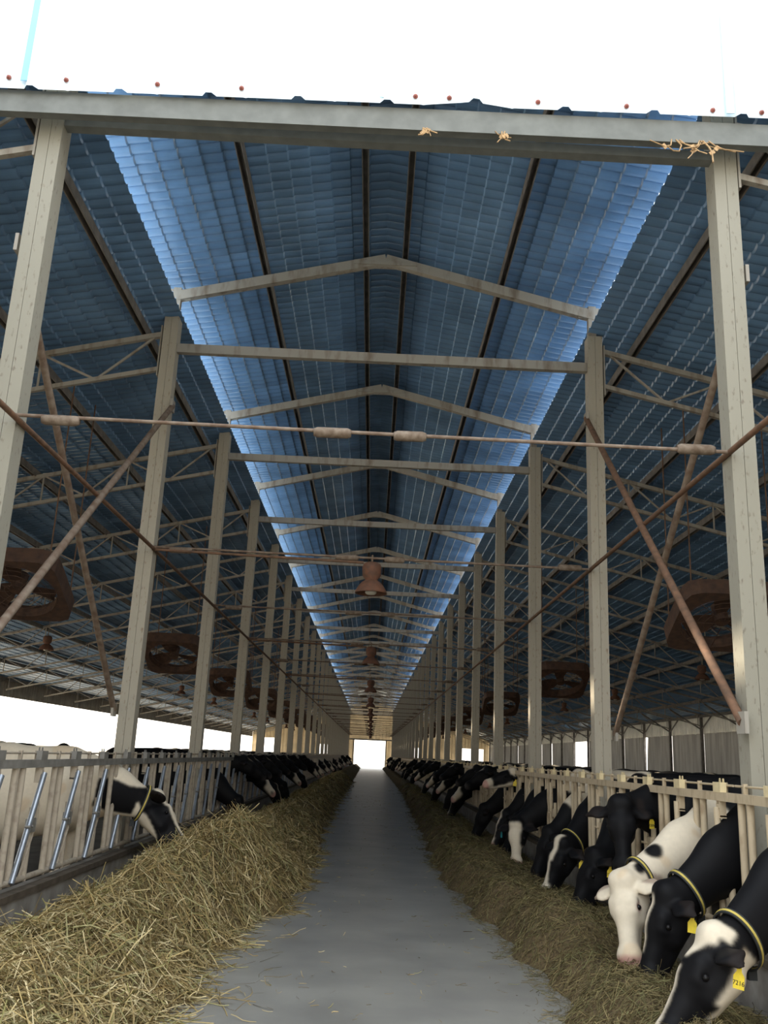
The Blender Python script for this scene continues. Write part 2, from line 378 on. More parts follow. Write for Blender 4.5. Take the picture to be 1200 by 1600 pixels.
# ------------------------------------------------------------------ pipes, braces, lamps, fans
for s, x in ((-1, -2.93), (1, 2.76)):
    p = MB().tube((x, 5.2, 4.13), (x, YE-1, 4.2), .024, 8).build('water_pipe', M['rust'])
    tag(p, 'long rusty pipe running along the %s column row at mid height' % ('left' if s < 0 else 'right'), 'pipe')
for nm, a, b, r, m_, lb in (
    ('brace_pipe', (2.73, 6.76, 2.02), (2.73, 11.44, 6.22), .036, 'rust', 'rusty brown diagonal brace pipe, low at the nearest right column'),
    ('brace_pipe', (3.03, 6.90, 5.78), (3.03, 11.46, 2.05), .036, 'pale_pipe', 'dusty grey diagonal brace pipe, high at the nearest right column'),
    ('brace_pipe', (-2.90, 6.76, 2.35), (-2.90, 11.44, 6.13), .036, 'pale_pipe', 'dusty brown diagonal brace pipe, low at the nearest left column'),
    ('brace_pipe', (-3.21, 6.90, 5.76), (-3.21, 11.46, 2.08), .036, 'pale_pipe', 'dusty grey diagonal brace pipe, high at the nearest left column')):
    root = empty(nm, b); tag(root, lb, 'pipe')
    d = Vector(a)-Vector(b)
    MB().tube((0, 0, 0), d, r, 10).build('pipe', M[m_], root)
    for q in ((0, 0, 0), d): MB().box(q, (.03, .16, .16)).build('gusset', M['steel'], root)

def conduit(double):
    root = empty('conduit')
    MB().tube((CL+.1, 0, .04), (CR-.1, 0, 0), .016, 8).build('pipe', M['pale_pipe'], root)
    if double: MB().tube((CL+.1, -.03, .0), (-.2, -.03, -.05), .018, 8).build('pipe', M['rust'], root)
    for x, w in ((-2.59, .3), (-.42, .3), (.2, .26), (2.49, .3)):
        b = MB(); b.lathe([(0, -w/2), (.03, -w/2), (.042, -w/2+.03), (.042, w/2-.03), (.03, w/2), (0, w/2)], n=10)
        b.v = [(z+x, a, c_+.01) for a, c_, z in b.v]; b.build('fitting', M['box'], root)
    return root
def lamp():
    root = empty('lamp')
    MB().lathe([(0, .0), (.07, 0), (.11, -.02), (.125, -.06), (.12, -.17), (.085, -.22), (.08, -.24)]).build('housing', M['lamp'], root)
    MB().lathe([(.08, -.235), (.12, -.26), (.165, -.31), (.20, -.37), (.208, -.405), (.198, -.41), (.19, -.37), (.155, -.32), (.11, -.27), (0, -.25)]).build('lamp_shade', M['lamp'], root)
    MB().lathe([(0, -.425), (.05, -.42), (.075, -.40), (.07, -.36), (.03, -.30), (0, -.29)]).build('bulb', M['glass'], root)
    MB().tube((0, 0, 0), (0, 0, .10), .012).build('hook', M['box'], root)
    return root
protoc = {}
nl = 0; lamp0 = None
for k in range(1, NF):
    d = k % 2 == 0
    if d not in protoc: protoc[d] = c = conduit(d); c.location = (0, fy(k)-.12, 4.13)
    else: c = dup(protoc[d], (0, fy(k)-.12, 4.13))
    tag(c, 'thin conduit spanning the alley between columns, %s%s' % (nth(k), ', carrying a lamp' if d else ''), 'conduit', 'conduits across the alley')
    if d:
        nl += 1
        if lamp0 is None: lamp0 = l = lamp(); l.location = (-.09, fy(k)-.12, 4.09)
        else: l = dup(lamp0, (-.09, fy(k)-.12, 4.09))
        tag(l, 'rust-brown bell lamp hanging over the alley, '+nth(nl), 'lamp', 'bell lamps over the alley')

for s, nm in ((-1, 'left'), (1, 'right')):
    j = 0; w0 = None
    for k in range(5, NF, 2):
        j += 1; loc = (s*9.3, fy(k), 4.55)
        if w0 is None:
            w0 = l = lamp(); l.location = loc
            MB().tube((0, 0, .08), (0, 0, .74), .008, 6).build('cable', M['dark_steel'], l)
        else: l = dup(w0, loc)
        tag(l, 'small brown lamp hanging under the %s wing trusses, %s' % (nm, nth(j)), 'lamp', 'lamps under the %s wing' % nm)

def fan():
    root = empty('ventilation_fan'); S = .72; D = .13; n = 40; r0 = .62
    sq = []; rr = .16
    for i in range(n):
        a = 2*PI*i/n; c_, s_ = math.cos(a), math.sin(a); p = 7
        d = (abs(c_)**p+abs(s_)**p)**(-1/p); sq.append((S*d*c_, S*d*s_))
    ci = [(r0*math.cos(2*PI*i/n), r0*math.sin(2*PI*i/n)) for i in range(n)]
    rings = [[(x, y, D) for x, y in sq], [(x, y, -D) for x, y in sq], [(x, y, -D) for x, y in ci], [(x*.95, y*.95, 0) for x, y in ci], [(x, y, D*.6) for x, y in ci], [(x*.98, y*.98, D*.9) for x, y in sq]]
    vs = [v for r in rings for v in r]
    MB().add(vs, [(j*n+i, j*n+(i+1) % n, ((j+1) % 6)*n+(i+1) % n, ((j+1) % 6)*n+i) for j in range(6) for i in range(n)], False).build('casing', M['fan'], root)
    bl = MB()
    for q in range(3):
        a = q*2*PI/3+.4
        vs = []
        for r_, w, tw in ((.1, .10, .5), (.3, .2, .42), (.56, .26, .3)):
            for e in (-1, 1):
                x, y, z = r_, e*w*.8, e*w*math.sin(tw)
                for t_ in (-.004, .004): vs.append((x*math.cos(a)-y*math.sin(a), x*math.sin(a)+y*math.cos(a), z*.6+t_))
        fs = []
        for j in range(2):
            b = 4*j
            fs += [(b, b+4, b+6, b+2), (b+1, b+3, b+7, b+5), (b, b+1, b+5, b+4), (b+2, b+6, b+7, b+3)]
        fs += [(0, 2, 3, 1), (8, 9, 11, 10)]
        bl.add(vs, fs)
    bl.build('blades', M['fan'], root)
    MB().tube((0, 0, -.10), (0, 0, .2), .11, 14).build('motor', M['fan'], root)
    g = MB()
    for r_ in (.16, .28, .40, .52, .61):
        pts = [(r_*math.cos(2*PI*i/20), r_*math.sin(2*PI*i/20), -.135) for i in range(21)]; g.path(pts, .005, 4)
    for i in range(8): g.tube((.1*math.cos(i*PI/4), .1*math.sin(i*PI/4), -.135), (.64*math.cos(i*PI/4), .64*math.sin(i*PI/4), -.135), .006, 4)
    g.build('guard', M['fan'], root)
    return root
FT = math.radians(-28)
for s, nm in ((-1, 'left'), (1, 'right')):
    fan0 = None
    for i in range(12):
        y = 13.45+(9.4 if s < 0 else 11.9)*i; loc = (s*5.2+(.15 if s < 0 else 0)-(.38 if s < 0 and i == 0 else 0), y, 3.92)
        if y > 118: break
        if fan0 is not None:
            f = dup(fan0, loc)
            tag(f, 'brown square ventilation fan hung beside the %s column row, %s' % (nm, nth(i+1)), 'fan', 'ventilation fans along the %s columns' % nm)
            continue
        f = fan0 = fan(); f.location = loc
        f.rotation_euler = (FT, 0, 0)
        hg = MB()
        rot = Matrix.Rotation(FT, 3, 'X')
        for a in (-1, 1):
            for b in (-1, 1):
                q = Vector((a*.6, b*.6, .1)); wq = rot @ q
                xw = loc[0]+wq.x
                up = roof_side_z(xw)+.06-(loc[2]+wq.z)
                e = rot.inverted() @ (wq+Vector((0, 0, up))); hg.tube(q, e, .011, 6)
        hg.build('hanger', M['rust'], f)
        tag(f, 'brown square ventilation fan hung beside the %s column row, %s' % (nm, nth(i+1)), 'fan', 'ventilation fans along the %s columns' % nm)

# ------------------------------------------------------------------ headlock fences: one panel per bay, five stalls each
ST = BAY/5
def panel(s, full):
    """local frame: +y along the barn, fence plane x = 0, alley at -s*x"""
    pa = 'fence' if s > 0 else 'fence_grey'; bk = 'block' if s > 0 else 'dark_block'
    al = -s                                              # alley direction in x
    P = []                                               # (name, MB, material)
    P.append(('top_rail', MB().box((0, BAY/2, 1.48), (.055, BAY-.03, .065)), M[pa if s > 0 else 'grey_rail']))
    P.append(('bottom_rail', MB().tube((0, .01, .56), (0, BAY-.01, .56), .026, 8), M[pa]))
    lr = MB().tube((al*-.03, .02, 1.565), (al*-.03, BAY-.02, 1.565), .010, 6)
    for i in range(5):
        for d in (.16, .30, .72):
            lr.box((al*-.03, (i+.02)*ST+d, 1.545), (.03, .025, .08))
    P.append(('latch_rod', lr, M[pa]))
    for i in range(5):
        y = (i+.22)*ST
        b = MB().box((al*.005, y, 1.548), (.05, .15, .075))
        for d in (-.03, .04): b.path([(al*-.015, y+d-.014, 1.58), (al*-.015, y+d-.008, 1.612), (al*-.015, y+d+.008, 1.612), (al*-.015, y+d+.014, 1.58)], .004, 4)
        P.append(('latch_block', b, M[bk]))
        for d in (.40, .56):
            P.append(('post', MB().tube((-al*.005, y+d, .535), (-al*.005, y+d, 1.465), .027, 10), M[pa]))
        yp = y-.05 if s < 0 else y-.13
        P.append(('post', MB().tube((0, yp, .535), (0, yp, 1.12), .025, 10), M[pa]))
        br = MB()
        for d in (-.028, .028): br.box((al*.0, y+d, 1.40), (.05, .012, .16))
        br.box((0, y, 1.335), (.05, .068, .012)).box((al*.03, y-.01, 1.41), (.008, .05, .03))
        P.append(('bracket', br, M[pa]))
        if s < 0: pts = [(al*.045, y, 1.40), (al*.045, y-.21, .98), (al*.045, y-.42, .56)]
        else: pts = [(al*.035, y, 1.40), (al*.035, y-.015, .98), (al*.035, y-.03, .56)]
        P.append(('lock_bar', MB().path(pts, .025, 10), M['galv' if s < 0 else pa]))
        pl = MB().box((al*.025, (pts[1][1]+yp)/2+(.02 if s < 0 else -.005), .98), (.035, .16, .11))
        for d in (-.05, .05): pl.tube((al*.03, pts[1][1]+d*.7, .98), (al*.075, pts[1][1]+d*.7, .98), .012, 6)
        P.append(('pivot_plate', pl, M['dark_block' if s < 0 else pa]))
        P.append(('bent_rod', MB().path([(al*.03, y-.06, 1.26), (al*.02, y+.02, 1.14), (al*.02, y+.03, 1.0), (al*.02, y-.05, .85), (al*.0, y-.16, .56)], .011, 6), M[pa]))
    return P
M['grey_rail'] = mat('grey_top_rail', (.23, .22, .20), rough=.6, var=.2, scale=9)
NFULL = 8
for s, x, nm in ((-1, FL, 'left'), (1, FR, 'right')):
    P = panel(s, True)
    y0 = (7.18 if s < 0 else 7.24)-.22*ST-BAY
    root0 = None; low = None
    for i in range(26):
        loc = (x, y0+i*BAY, 0)
        if loc[1]+BAY > YE: break
        if i < NFULL:
            if root0 is None:
                root0 = root = empty('headlock_fence', loc)
                for n_, mb, m_ in P: mb.build(n_, m_, root)
            else: root = dup(root0, loc)
        else:
            if low is None:
                q = MB(); sl_ = {}
                for n_, mb, m_ in P: q.add(mb.v, mb.f)
                low = q.mesh('headlock_fence', M['fence' if s > 0 else 'fence_grey'])
            root = link('headlock_fence', low, loc=loc)
        tag(root, '%s headlock fence panel on the %s kerb, %s' % ('cream' if s > 0 else 'dusty grey-brown', nm, nth(i+1)), 'fence', 'headlock fence along the %s kerb' % nm)
#COWS
# ------------------------------------------------------------------ hay and feed
rng = np.random.default_rng(5)
def waves(n, lo, hi, seed):
    g = np.random.default_rng(seed); a = g.uniform(0, 2*PI, n); k = np.exp(g.uniform(math.log(lo), math.log(hi), n))
    return np.c_[np.cos(a)*k, np.sin(a)*k], g.uniform(0, 2*PI, n)
_wk, _wp = waves(14, 1.2, 9, 3)
def bumps(x, y):
    return sum(np.sin(k[0]*x+k[1]*y+p)/(1+.25*math.hypot(*k)) for k, p in zip(_wk, _wp))/5
def ip(y, pts): return np.interp(y, [p[0] for p in pts], [p[1] for p in pts])
LH = [(2, .25), (5, .28), (6.5, .30), (7.5, .34), (8.6, .46), (9.6, .62), (10.6, .80), (11.4, .86), (12.2, .78), (13.2, .56), (14.2, .40), (16, .42), (18, .46), (22, .44), (30, .46), (45, .5), (80, .5), (124, .45)]
LC = [(2, -1.95), (7, -2.05), (8.6, -2.0), (9.6, -1.80), (11, -1.50), (12.2, -1.38), (14, -1.65), (18, -1.6), (30, -1.7), (124, -1.9)]
LE = [(2, -1.30), (6.3, -1.30), (7.4, -1.12), (8.2, -1.28), (9.4, -1.10), (10.7, -.93), (12, -.84), (15, -.85), (20, -.98), (28, -1.06), (50, -1.1), (124, -1.3)]
LBK = [(2, .9), (6.8, .75), (7.6, .45), (8.5, .30), (10, .18), (12, .2), (16, .3), (124, .4)]         # how high it stays against the kerb
def hay_left(x, y):
    h, c, e = ip(y, LH), ip(y, LC), ip(y, LE)+.08*np.sin(y*3.1)+.07*np.sin(y*7.3+1)+.03*np.sin(y*17)
    r = np.clip((e-x)/(e-c), 0, 1); l = np.clip((x+2.78)/(c+2.78), 0, 1); bk = ip(y, LBK)
    pr = np.where(x > c, .75*r**1.1+.25*np.sin(r*PI/2), bk+(1-bk)*np.sin(l*PI/2)**1.6)
    pr = np.where(x > e, 0, pr)
    z = h*pr*(1+.34*bumps(x*1.3, y*1.3))+.045*bumps(x*3, y*3)*np.minimum(1, pr*3)
    return np.where(pr > 0, np.maximum(z, .004), -.02)
RH = [(2, .22), (6, .24), (7.5, .20), (8.5, .30), (10, .34), (12, .26), (14, .32), (18, .28), (30, .3), (124, .3)]
RE = [(2, 1.50), (6.7, 1.46), (7.9, 1.48), (9, 1.42), (10.5, 1.30), (12, 1.22), (14, 1.12), (18, 1.2), (22, 1.28), (44, 1.6), (124, 1.7)]
def hay_right(x, y):
    h, e = ip(y, RH), ip(y, RE)+.05*np.sin(y*2.7)+.05*np.sin(y*6.1+2); c = e+.38
    l = np.clip((x-e)/.38, 0, 1); r = np.clip((2.62-x)/(2.62-c), 0, 1)
    pr = np.where(x < c, 1-(1-l)**1.8, .55+.45*np.sin(r*PI/2)**2)
    pr = np.where(x < e, 0, pr)
    z = h*pr*(1+.36*bumps(x*1.5+9, y*1.5))+.035*bumps(x*4, y*4)*np.minimum(1, pr*3)
    return np.where(pr > 0, np.maximum(z, .004), -.02)
def heap(fn, x0, x1, ys, nx, m, name):
    xs = np.linspace(x0, x1, nx); X, Y = np.meshgrid(xs, ys); Z = fn(X, Y)
    V = np.stack([X, Y, Z], -1).reshape(-1, 3); I = np.arange(len(V)).reshape(X.shape)
    Q = np.stack([I[:-1, :-1], I[:-1, 1:], I[1:, 1:], I[1:, :-1]], -1).reshape(-1, 4)
    return link(name, np_mesh(name, V, Q, m))
ysn = np.r_[np.arange(3, 24, .05), np.arange(24, 124.5, .3)]
def strands(fn, n, xr, yr, pal, lr, wr, m, name, parent, lift=.10, edge=0., power=1.7):
    u = rng.random(n); y = yr[0]+(yr[1]-yr[0])*u**power; x = rng.uniform(*xr, n); z = fn(x, y)
    k = (z > 0) | (rng.random(n) < edge) | ((fn(x-.16, y) > 0) & (rng.random(n) < .16)) | ((fn(x+.16, y) > 0) & (rng.random(n) < .25))
    x, y, z = x[k], y[k], np.maximum(z[k], .002); n = len(x)
    L = rng.uniform(*lr, n)*(1+.0*y); W = rng.uniform(*wr, n)*(1+np.maximum(0, y-8)*.05)
    a = rng.uniform(0, 2*PI, n); e = .006
    d = np.c_[np.cos(a), np.sin(a)]
    gx = (fn(x+.03, y)-fn(x-.03, y))/.06; gy = (fn(x, y+.03)-fn(x, y-.03))/.06
    sl = np.clip(d[:, 0]*gx+d[:, 1]*gy, -.7, .7); tilt = rng.normal(0, .34, n)
    curl = rng.normal(0, .38, n); S = 5; P = np.zeros((n, S, 3)); z0 = z+.004+rng.random(n)**2*lift*np.minimum(1, z*6)
    for i in range(S):
        t = i/(S-1)-.5; aa = a+curl*t
        P[:, i, 0] = x+np.cos(aa)*L*t; P[:, i, 1] = y+np.sin(aa)*L*t
        P[:, i, 2] = np.maximum(z0+(sl+tilt)*L*t-rng.uniform(-.12, .3, n)*L*(2*t)**2*.35, .002+.004*rng.random(n))
    side = np.stack([-np.sin(a), np.cos(a), rng.normal(0, .8, n)], -1); side /= np.linalg.norm(side, axis=1)[:, None]
    A = P+side[:, None]*W[:, None, None]/2; B = P-side[:, None]*W[:, None, None]/2
    V = np.stack([A, B], 2).reshape(-1, 3); base = np.arange(n)[:, None]*S*2+np.arange(S-1)[None]*2
    Q = np.stack([base, base+1, base+3, base+2], -1).reshape(-1, 4)
    pal = np.array(pal); pal = pal*.9+.02*pal.mean(1, keepdims=True); ci = rng.integers(0, len(pal), n); colr = pal[ci]*rng.uniform(.7, 1.2, n)[:, None]
    return link(name, np_mesh(name, V, Q, m, np.repeat(colr, S*2, 0)), parent)
GOLD = [(.56, .42, .18), (.64, .50, .25), (.42, .30, .12), (.34, .26, .11), (.78, .64, .36), (.30, .27, .10), (.50, .37, .17), (.20, .14, .06), (.40, .36, .17)]
OLIVE = [(.24, .18, .08), (.20, .16, .07), (.28, .22, .10), (.16, .14, .06), (.33, .26, .12), (.13, .10, .05), (.22, .21, .09)]
hl = heap(hay_left, -2.78, -.70, ysn, 60, M['haybase'], 'hay_heap')
tag(hl, 'golden loose hay heaped along the left kerb of the alley', 'hay', kind='stuff')
strands(hay_left, 40000, (-2.76, -.62), (4.6, 17), GOLD, (.08, .46), (.003, .0095), M['hay'], 'hay_stalks', hl, edge=.01)['kind'] = 'stuff'
strands(hay_left, 14000, (-2.74, -.7), (15, 60), GOLD, (.15, .4), (.005, .010), M['hay'], 'hay_stalks', hl, edge=.004)['kind'] = 'stuff'
hr = heap(hay_right, 1.0, 2.61, ysn, 50, M['feedbase'], 'feed_heap')
tag(hr, 'dark olive chopped feed strewn along the right kerb under the cows', 'hay', kind='stuff')
strands(hay_right, 34000, (1.05, 2.60), (5.2, 17), OLIVE, (.05, .17), (.0025, .005), M['hay'], 'feed_stalks', hr, lift=.05, edge=.01)['kind'] = 'stuff'
strands(hay_right, 9000, (1.0, 2.58), (15, 50), OLIVE, (.08, .25), (.004, .008), M['hay'], 'feed_stalks', hr, lift=.05, edge=.004)['kind'] = 'stuff'
flat = lambda x, y: np.full_like(x, .001)
ls = strands(flat, 650, (-1.2, 1.6), (5.2, 40), GOLD, (.02, .10), (.003, .006), M['hay'], 'straw_litter', None, lift=0)
tag(ls, 'stray bits of straw scattered over the concrete alley', 'straw', kind='stuff')

# dry wisps caught on the gable beam
def wisp(x, n, l, lab, seed):
    g = random.Random(seed); mb = MB()
    for i in range(n):
        p = Vector((x+g.uniform(-.05, .05), 6.545, 6.86)); pts = [p]; d = Vector((g.uniform(-.6, .6), -.15, -1))
        for q in range(4):
            d += Vector((g.uniform(-.8, .8), g.uniform(-.2, .1), g.uniform(-.3, .5))); pts.append(pts[-1]+d.normalized()*l/4)
        mb.path(pts, .004+.004*g.random(), 4)
        if i % 2 == 0: mb.box(pts[2], (.035, .004, .05), Matrix.Rotation(g.uniform(-1, 1), 3, 'Y'))
    tag(mb.build('straw_wisp', M['dry']), lab, 'straw', 'dry wisps on the gable beam')
wisp(.24, 4, .12, 'dry leaf wisp hanging under the gable beam, left of the middle', 1)
wisp(.86, 4, .16, 'dry twisted wisp hanging under the gable beam near its middle', 2)
wisp(2.36, 4, .30, 'dry stalk drooping over the gable beam near the right column', 3)
wisp(2.62, 5, .32, 'ragged dry wisp dangling beside the top of the right column', 4)

# ------------------------------------------------------------------ cows
def rcone(P, a, b, r1, r2, lat=None, sq=1.):
    """round cone from a to b; squeezed to sq along the direction lat"""
    a = np.array(a, float); b = np.array(b, float); Q = P-a; ba = b-a; s = 1.
    if lat is not None:
        lat = np.array(lat, float); lat /= np.linalg.norm(lat)
        Q = Q+lat*((Q@lat)*(1/sq-1))[..., None]; ba = ba+lat*((ba@lat)*(1/sq-1)); s = sq
    h = np.clip((Q@ba)/max(1e-9, ba@ba), 0, 1)
    d = np.linalg.norm(Q-h[..., None]*ba, axis=-1)-(r1+(r2-r1)*h)
    return d*(.5+.5*s)
def surface(prims, lo, hi, vx):
    lo = np.array(lo); n = np.ceil((np.array(hi)-lo)/vx).astype(int)+1
    ax = [lo[i]+np.arange(n[i])*vx for i in range(3)]; F = np.full(n, .3, np.float32)
    for (a, b, r1, r2, lat, sq, k, sign) in prims:
        a = np.array(a, float); b = np.array(b, float); mr = max(r1, r2)*max(1, sq)+k+.03
        i0 = np.clip(np.floor((np.minimum(a, b)-mr-lo)/vx).astype(int), 0, n); i1 = np.clip(np.ceil((np.maximum(a, b)+mr-lo)/vx).astype(int)+1, 0, n)
        if (i1 <= i0).any(): continue
        sl = tuple(slice(p, q) for p, q in zip(i0, i1))
        G = np.stack(np.meshgrid(*[ax[i][i0[i]:i1[i]] for i in range(3)], indexing='ij'), -1)
        d = rcone(G, a, b, r1, r2, lat, sq); f = F[sl]
        if sign > 0:
            h = np.maximum(k-np.abs(f-d), 0)/k; F[sl] = np.minimum(f, d)-h*h*k/4
        else:
            h = np.maximum(k-np.abs(f+d), 0)/k; F[sl] = np.maximum(f, -d)+h*h*k/4
    F[0], F[-1], F[:, 0], F[:, -1], F[:, :, 0], F[:, :, -1] = (.3,)*6
    ins = F < 0
    cs = [(i, j, k) for i in (0, 1) for j in (0, 1) for k in (0, 1)]
    sub = lambda A, c: A[c[0]:n[0]-1+c[0], c[1]:n[1]-1+c[1], c[2]:n[2]-1+c[2]]
    cnt = sum(sub(ins, c).astype(np.int8) for c in cs); act = (cnt > 0) & (cnt < 8)
    cell = np.argwhere(act); idx = np.full(act.shape, -1, np.int64); idx[act] = np.arange(len(cell))
    acc = np.zeros((len(cell), 3)); num = np.zeros(len(cell))
    val = lambda c: F[cell[:, 0]+c[0], cell[:, 1]+c[1], cell[:, 2]+c[2]]
    for c in cs:
        for d in range(3):
            if c[d]: continue
            e = list(c); e[d] = 1; f0, f1 = val(c), val(e); m = (f0 < 0) != (f1 < 0); t = np.where(m, f0/np.where(m, f0-f1, 1), 0)
            p = np.tile(np.array(c, float), (len(cell), 1)); p[:, d] = t; acc[m] += p[m]; num[m] += 1
    V = lo+(cell+acc/np.maximum(num, 1)[:, None])*vx
    Q = []
    for d in range(3):
        o1, o2 = [(1, 2), (2, 0), (0, 1)][d]
        A = np.moveaxis(ins, d, 0); ch = A[:-1] != A[1:]
        pos = np.argwhere(ch); full = np.zeros((len(pos), 3), int); rest = [i for i in range(3) if i != d]
        full[:, d] = pos[:, 0]; full[:, rest[0]] = pos[:, 1]; full[:, rest[1]] = pos[:, 2]
        ok = (full[:, o1] > 0) & (full[:, o2] > 0) & (full[:, o1] < n[o1]-1) & (full[:, o2] < n[o2]-1); full = full[ok]
        flip = ins[full[:, 0], full[:, 1], full[:, 2]]
        q = []
        for s1, s2 in ((1, 1), (0, 1), (0, 0), (1, 0)):
            g = full.copy(); g[:, o1] -= s1; g[:, o2] -= s2; q.append(idx[g[:, 0], g[:, 1], g[:, 2]])
        q = np.stack(q, -1); q = np.where(flip[:, None], q, q[:, ::-1]); Q.append(q)
    return V, np.concatenate(Q)
_ck, _cp = None, None
def coat_noise(P, seed):
    g = np.random.default_rng(seed); r = 0
    for i in range(9):
        k = g.normal(0, 1, 3); k *= g.uniform(2.2, 7.5)/np.linalg.norm(k); r = r+np.sin(P@k+g.uniform(0, 6.28))/(1+.12*np.linalg.norm(k))
    return r/3
BLACK = np.array((.006, .0058, .0068)); WHITE = np.array((.74, .645, .50)); PINK = np.array((.56, .33, .27)); GREY = np.array((.05, .042, .04))
HL = .62                                                     # poll to muzzle
def unit(v): v = np.array(v, float); return v/np.linalg.norm(v)
def cow_mesh(name, P, Mz, coat, nhint=None, vx=.017, seed=1, thr=.15, hs=1., ear_drop=0.):
    """cow in its own frame: +x forward through the fence at x = 0, ground z = .1; P poll, Mz muzzle tip"""
    P = np.array(P, float); a = unit(np.array(Mz)-P); L = HL*hs
    nh = np.array(nhint if nhint is not None else (.8, 0, .6), float); n_ = unit(nh-a*(nh@a)); l = np.cross(n_, a)   # l: the animal's left
    hp = lambda t, h, w: P+a*t*L+(n_*h+l*w)*hs
    pr = []
    def add(p, q, r1, r2, lat=None, sq=1., k=.06, sign=1): pr.append((p, q, r1, r2, lat, sq, k, sign))
    Y = (0, 1, 0); G = .1
    add((-.62, 0, 1.08), (-1.2, 0, 1.05), .40, .45, Y, .74, .1)
    add((-1.2, 0, 1.02), (-1.78, 0, 1.12), .45, .37, Y, .80, .1)
    add((-1.75, 0, 1.28), (-2.02, 0, 1.30), .29, .24, Y, 1., .1)
    add((-.5, 0, 1.50), (-1.2, 0, 1.48), .12, .13, None, 1, .12); add((-1.2, 0, 1.48), (-2.0, 0, 1.50), .13, .11, None, 1, .12)
    for s in (-1, 1):
        add((-1.62, s*.24, 1.46), (-1.62, s*.22, 1.44), .085, .085, None, 1, .12)
        add((-.52, s*.19, 1.25), (-.48, s*.22, .86), .20, .13, None, 1, .1)
        add((-.48, s*.21, .88), (-.46, s*.19, .58), .115, .062, None, 1, .05); add((-.46, s*.19, .58), (-.47, s*.18, .30), .060, .042, None, 1, .03)
        add((-.47, s*.18, .30), (-.44, s*.18, G+.07), .044, .052, None, 1, .03); add((-.43, s*.18, G+.05), (-.40, s*.18, G+.045), .058, .055, None, 1, .02)
        add((-1.85, s*.20, 1.22), (-1.66, s*.24, .92), .23, .15, None, 1, .1)
        add((-1.66, s*.23, .92), (-2.0, s*.19, .66), .13, .062, None, 1, .05); add((-2.0, s*.19, .66), (-1.95, s*.18, .30), .056, .042, None, 1, .03)
        add((-1.95, s*.18, .30), (-1.90, s*.18, G+.07), .045, .052, None, 1, .03); add((-1.88, s*.18, G+.05), (-1.85, s*.18, G+.045), .058, .055, None, 1, .02)
    add((-1.62, 0, .72), (-1.75, 0, .76), .17, .15, None, 1, .06)
    add((-2.12, 0, 1.50), (-2.24, 0, 1.30), .045, .03, None, 1, .05); add((-2.24, 0, 1.30), (-2.26, 0, .72), .026, .022, None, 1, .03); add((-2.26, 0, .72), (-2.25, 0, .50), .05, .02, None, 1, .03)
    nk = 1+(hs-1)*.8
    # neck
    N0 = np.array((-.45, 0, 1.22)); N2 = hp(.10, -.10, 0)-a*.03
    mid = N0+(N2-N0)*.5+np.array((0, 0, .05)); d = unit(N2-N0); lat = np.cross((0, 0, 1), d); lat = unit(lat) if np.linalg.norm(lat) > .2 else np.array((0, 1., 0))
    add((-.52, 0, 1.16), N0+(mid-N0)*.35, .36*nk, .27*nk, lat, .62, .1)
    add(N0+(mid-N0)*.2, mid, .29*nk, .205*nk, lat, .64, .1); add(mid, N2, .205*nk, .135*nk, lat, .74, .1)
    add(N0+np.array((.02, 0, -.25)), mid+np.array((0, 0, -.12)), .13, .08, lat, .5, .1)
    # head
    add0 = add
    def add(p, q, r1, r2, lat=None, sq=1., k=.06, sign=1): add0(p, q, r1*hs, r2*hs, lat, sq, k, sign)
    add(hp(.03, -.055, 0), hp(.36, -.060, 0), .105, .112, l, 1.02, .06)
    add(hp(.30, -.05, 0), hp(.86, -.055, 0), .098, .066, l, .92, .05)
    add(hp(.86, -.060, .034), hp(.86, -.060, -.034), .068, .068, None, 1, .04); add(hp(.93, -.075, .034), hp(.93, -.075, -.034), .056, .056, None, 1, .03)
    add(hp(.20, -.165, 0), hp(.84, -.125, 0), .085, .046, l, .85, .05)
    add(hp(.0, .005, .035), hp(.0, .005, -.035), .062, .062, None, 1, .05)
    for s in (-1, 1):
        add(hp(.22, -.15, s*.055), hp(.42, -.135, s*.05), .082, .06, None, 1, .05)
        add(hp(.27, -.005, s*.078), hp(.36, -.020, s*.082), .042, .036, None, 1, .04)
        add(hp(.335, -.045, s*.128), hp(.335, -.045, s*.128), .020, .020, None, 1, .02, -1)
        add(hp(.975, -.035, s*.046), hp(.945, -.03, s*.060), .014, .016, None, 1, .012, -1)
        e0, e1, e2 = hp(.075, -.04, s*.10), hp(.10, -.07-ear_drop*.5, s*.20), hp(.13, -.10-ear_drop, s*.315)
        thin = unit(n_*.75-a*.5)
        add(e0, e1, .030, .074, thin, .34, .03); add(e1, e2, .074, .022, thin, .30, .03)
    ext = np.array([hp(1.1, 0, 0), hp(0, .1, .36), hp(0, .1, -.36), hp(.2, -.3, 0), (-2.4, -.6, G-.02), (.1, .6, 1.75)])
    V, Q = surface(pr, ext.min(0)-.06, ext.max(0)+.06, vx)
    # colour
    rel = V-P; t = rel@a/L; h = rel@n_/hs; w = rel@l/hs; base = N2-N0; u = ((V-N0)@base)/(base@base)
    head = (np.linalg.norm(rel-(a*np.clip(t, 0, 1)[:, None]*L), axis=1) < .36*hs) & (t > -.12) & (u > .8)
    nz = coat_noise(V, seed); ragged = coat_noise(V*3.3, seed+50)*.5
    wm = np.where(V[:, 2] < .42, 1., (nz > thr)*1.)
    env = dict(V=V, t=t, h=h, w=w, u=u, head=head, nz=nz, rg=ragged, lat=lat)
    wm = coat(wm, env)
    col = BLACK+(WHITE-BLACK)*wm[:, None]
    col = np.where((coat_noise(V*4, seed+9) > .6)[:, None] & (wm[:, None] > .5), col*np.array((.93, .86, .78)), col)
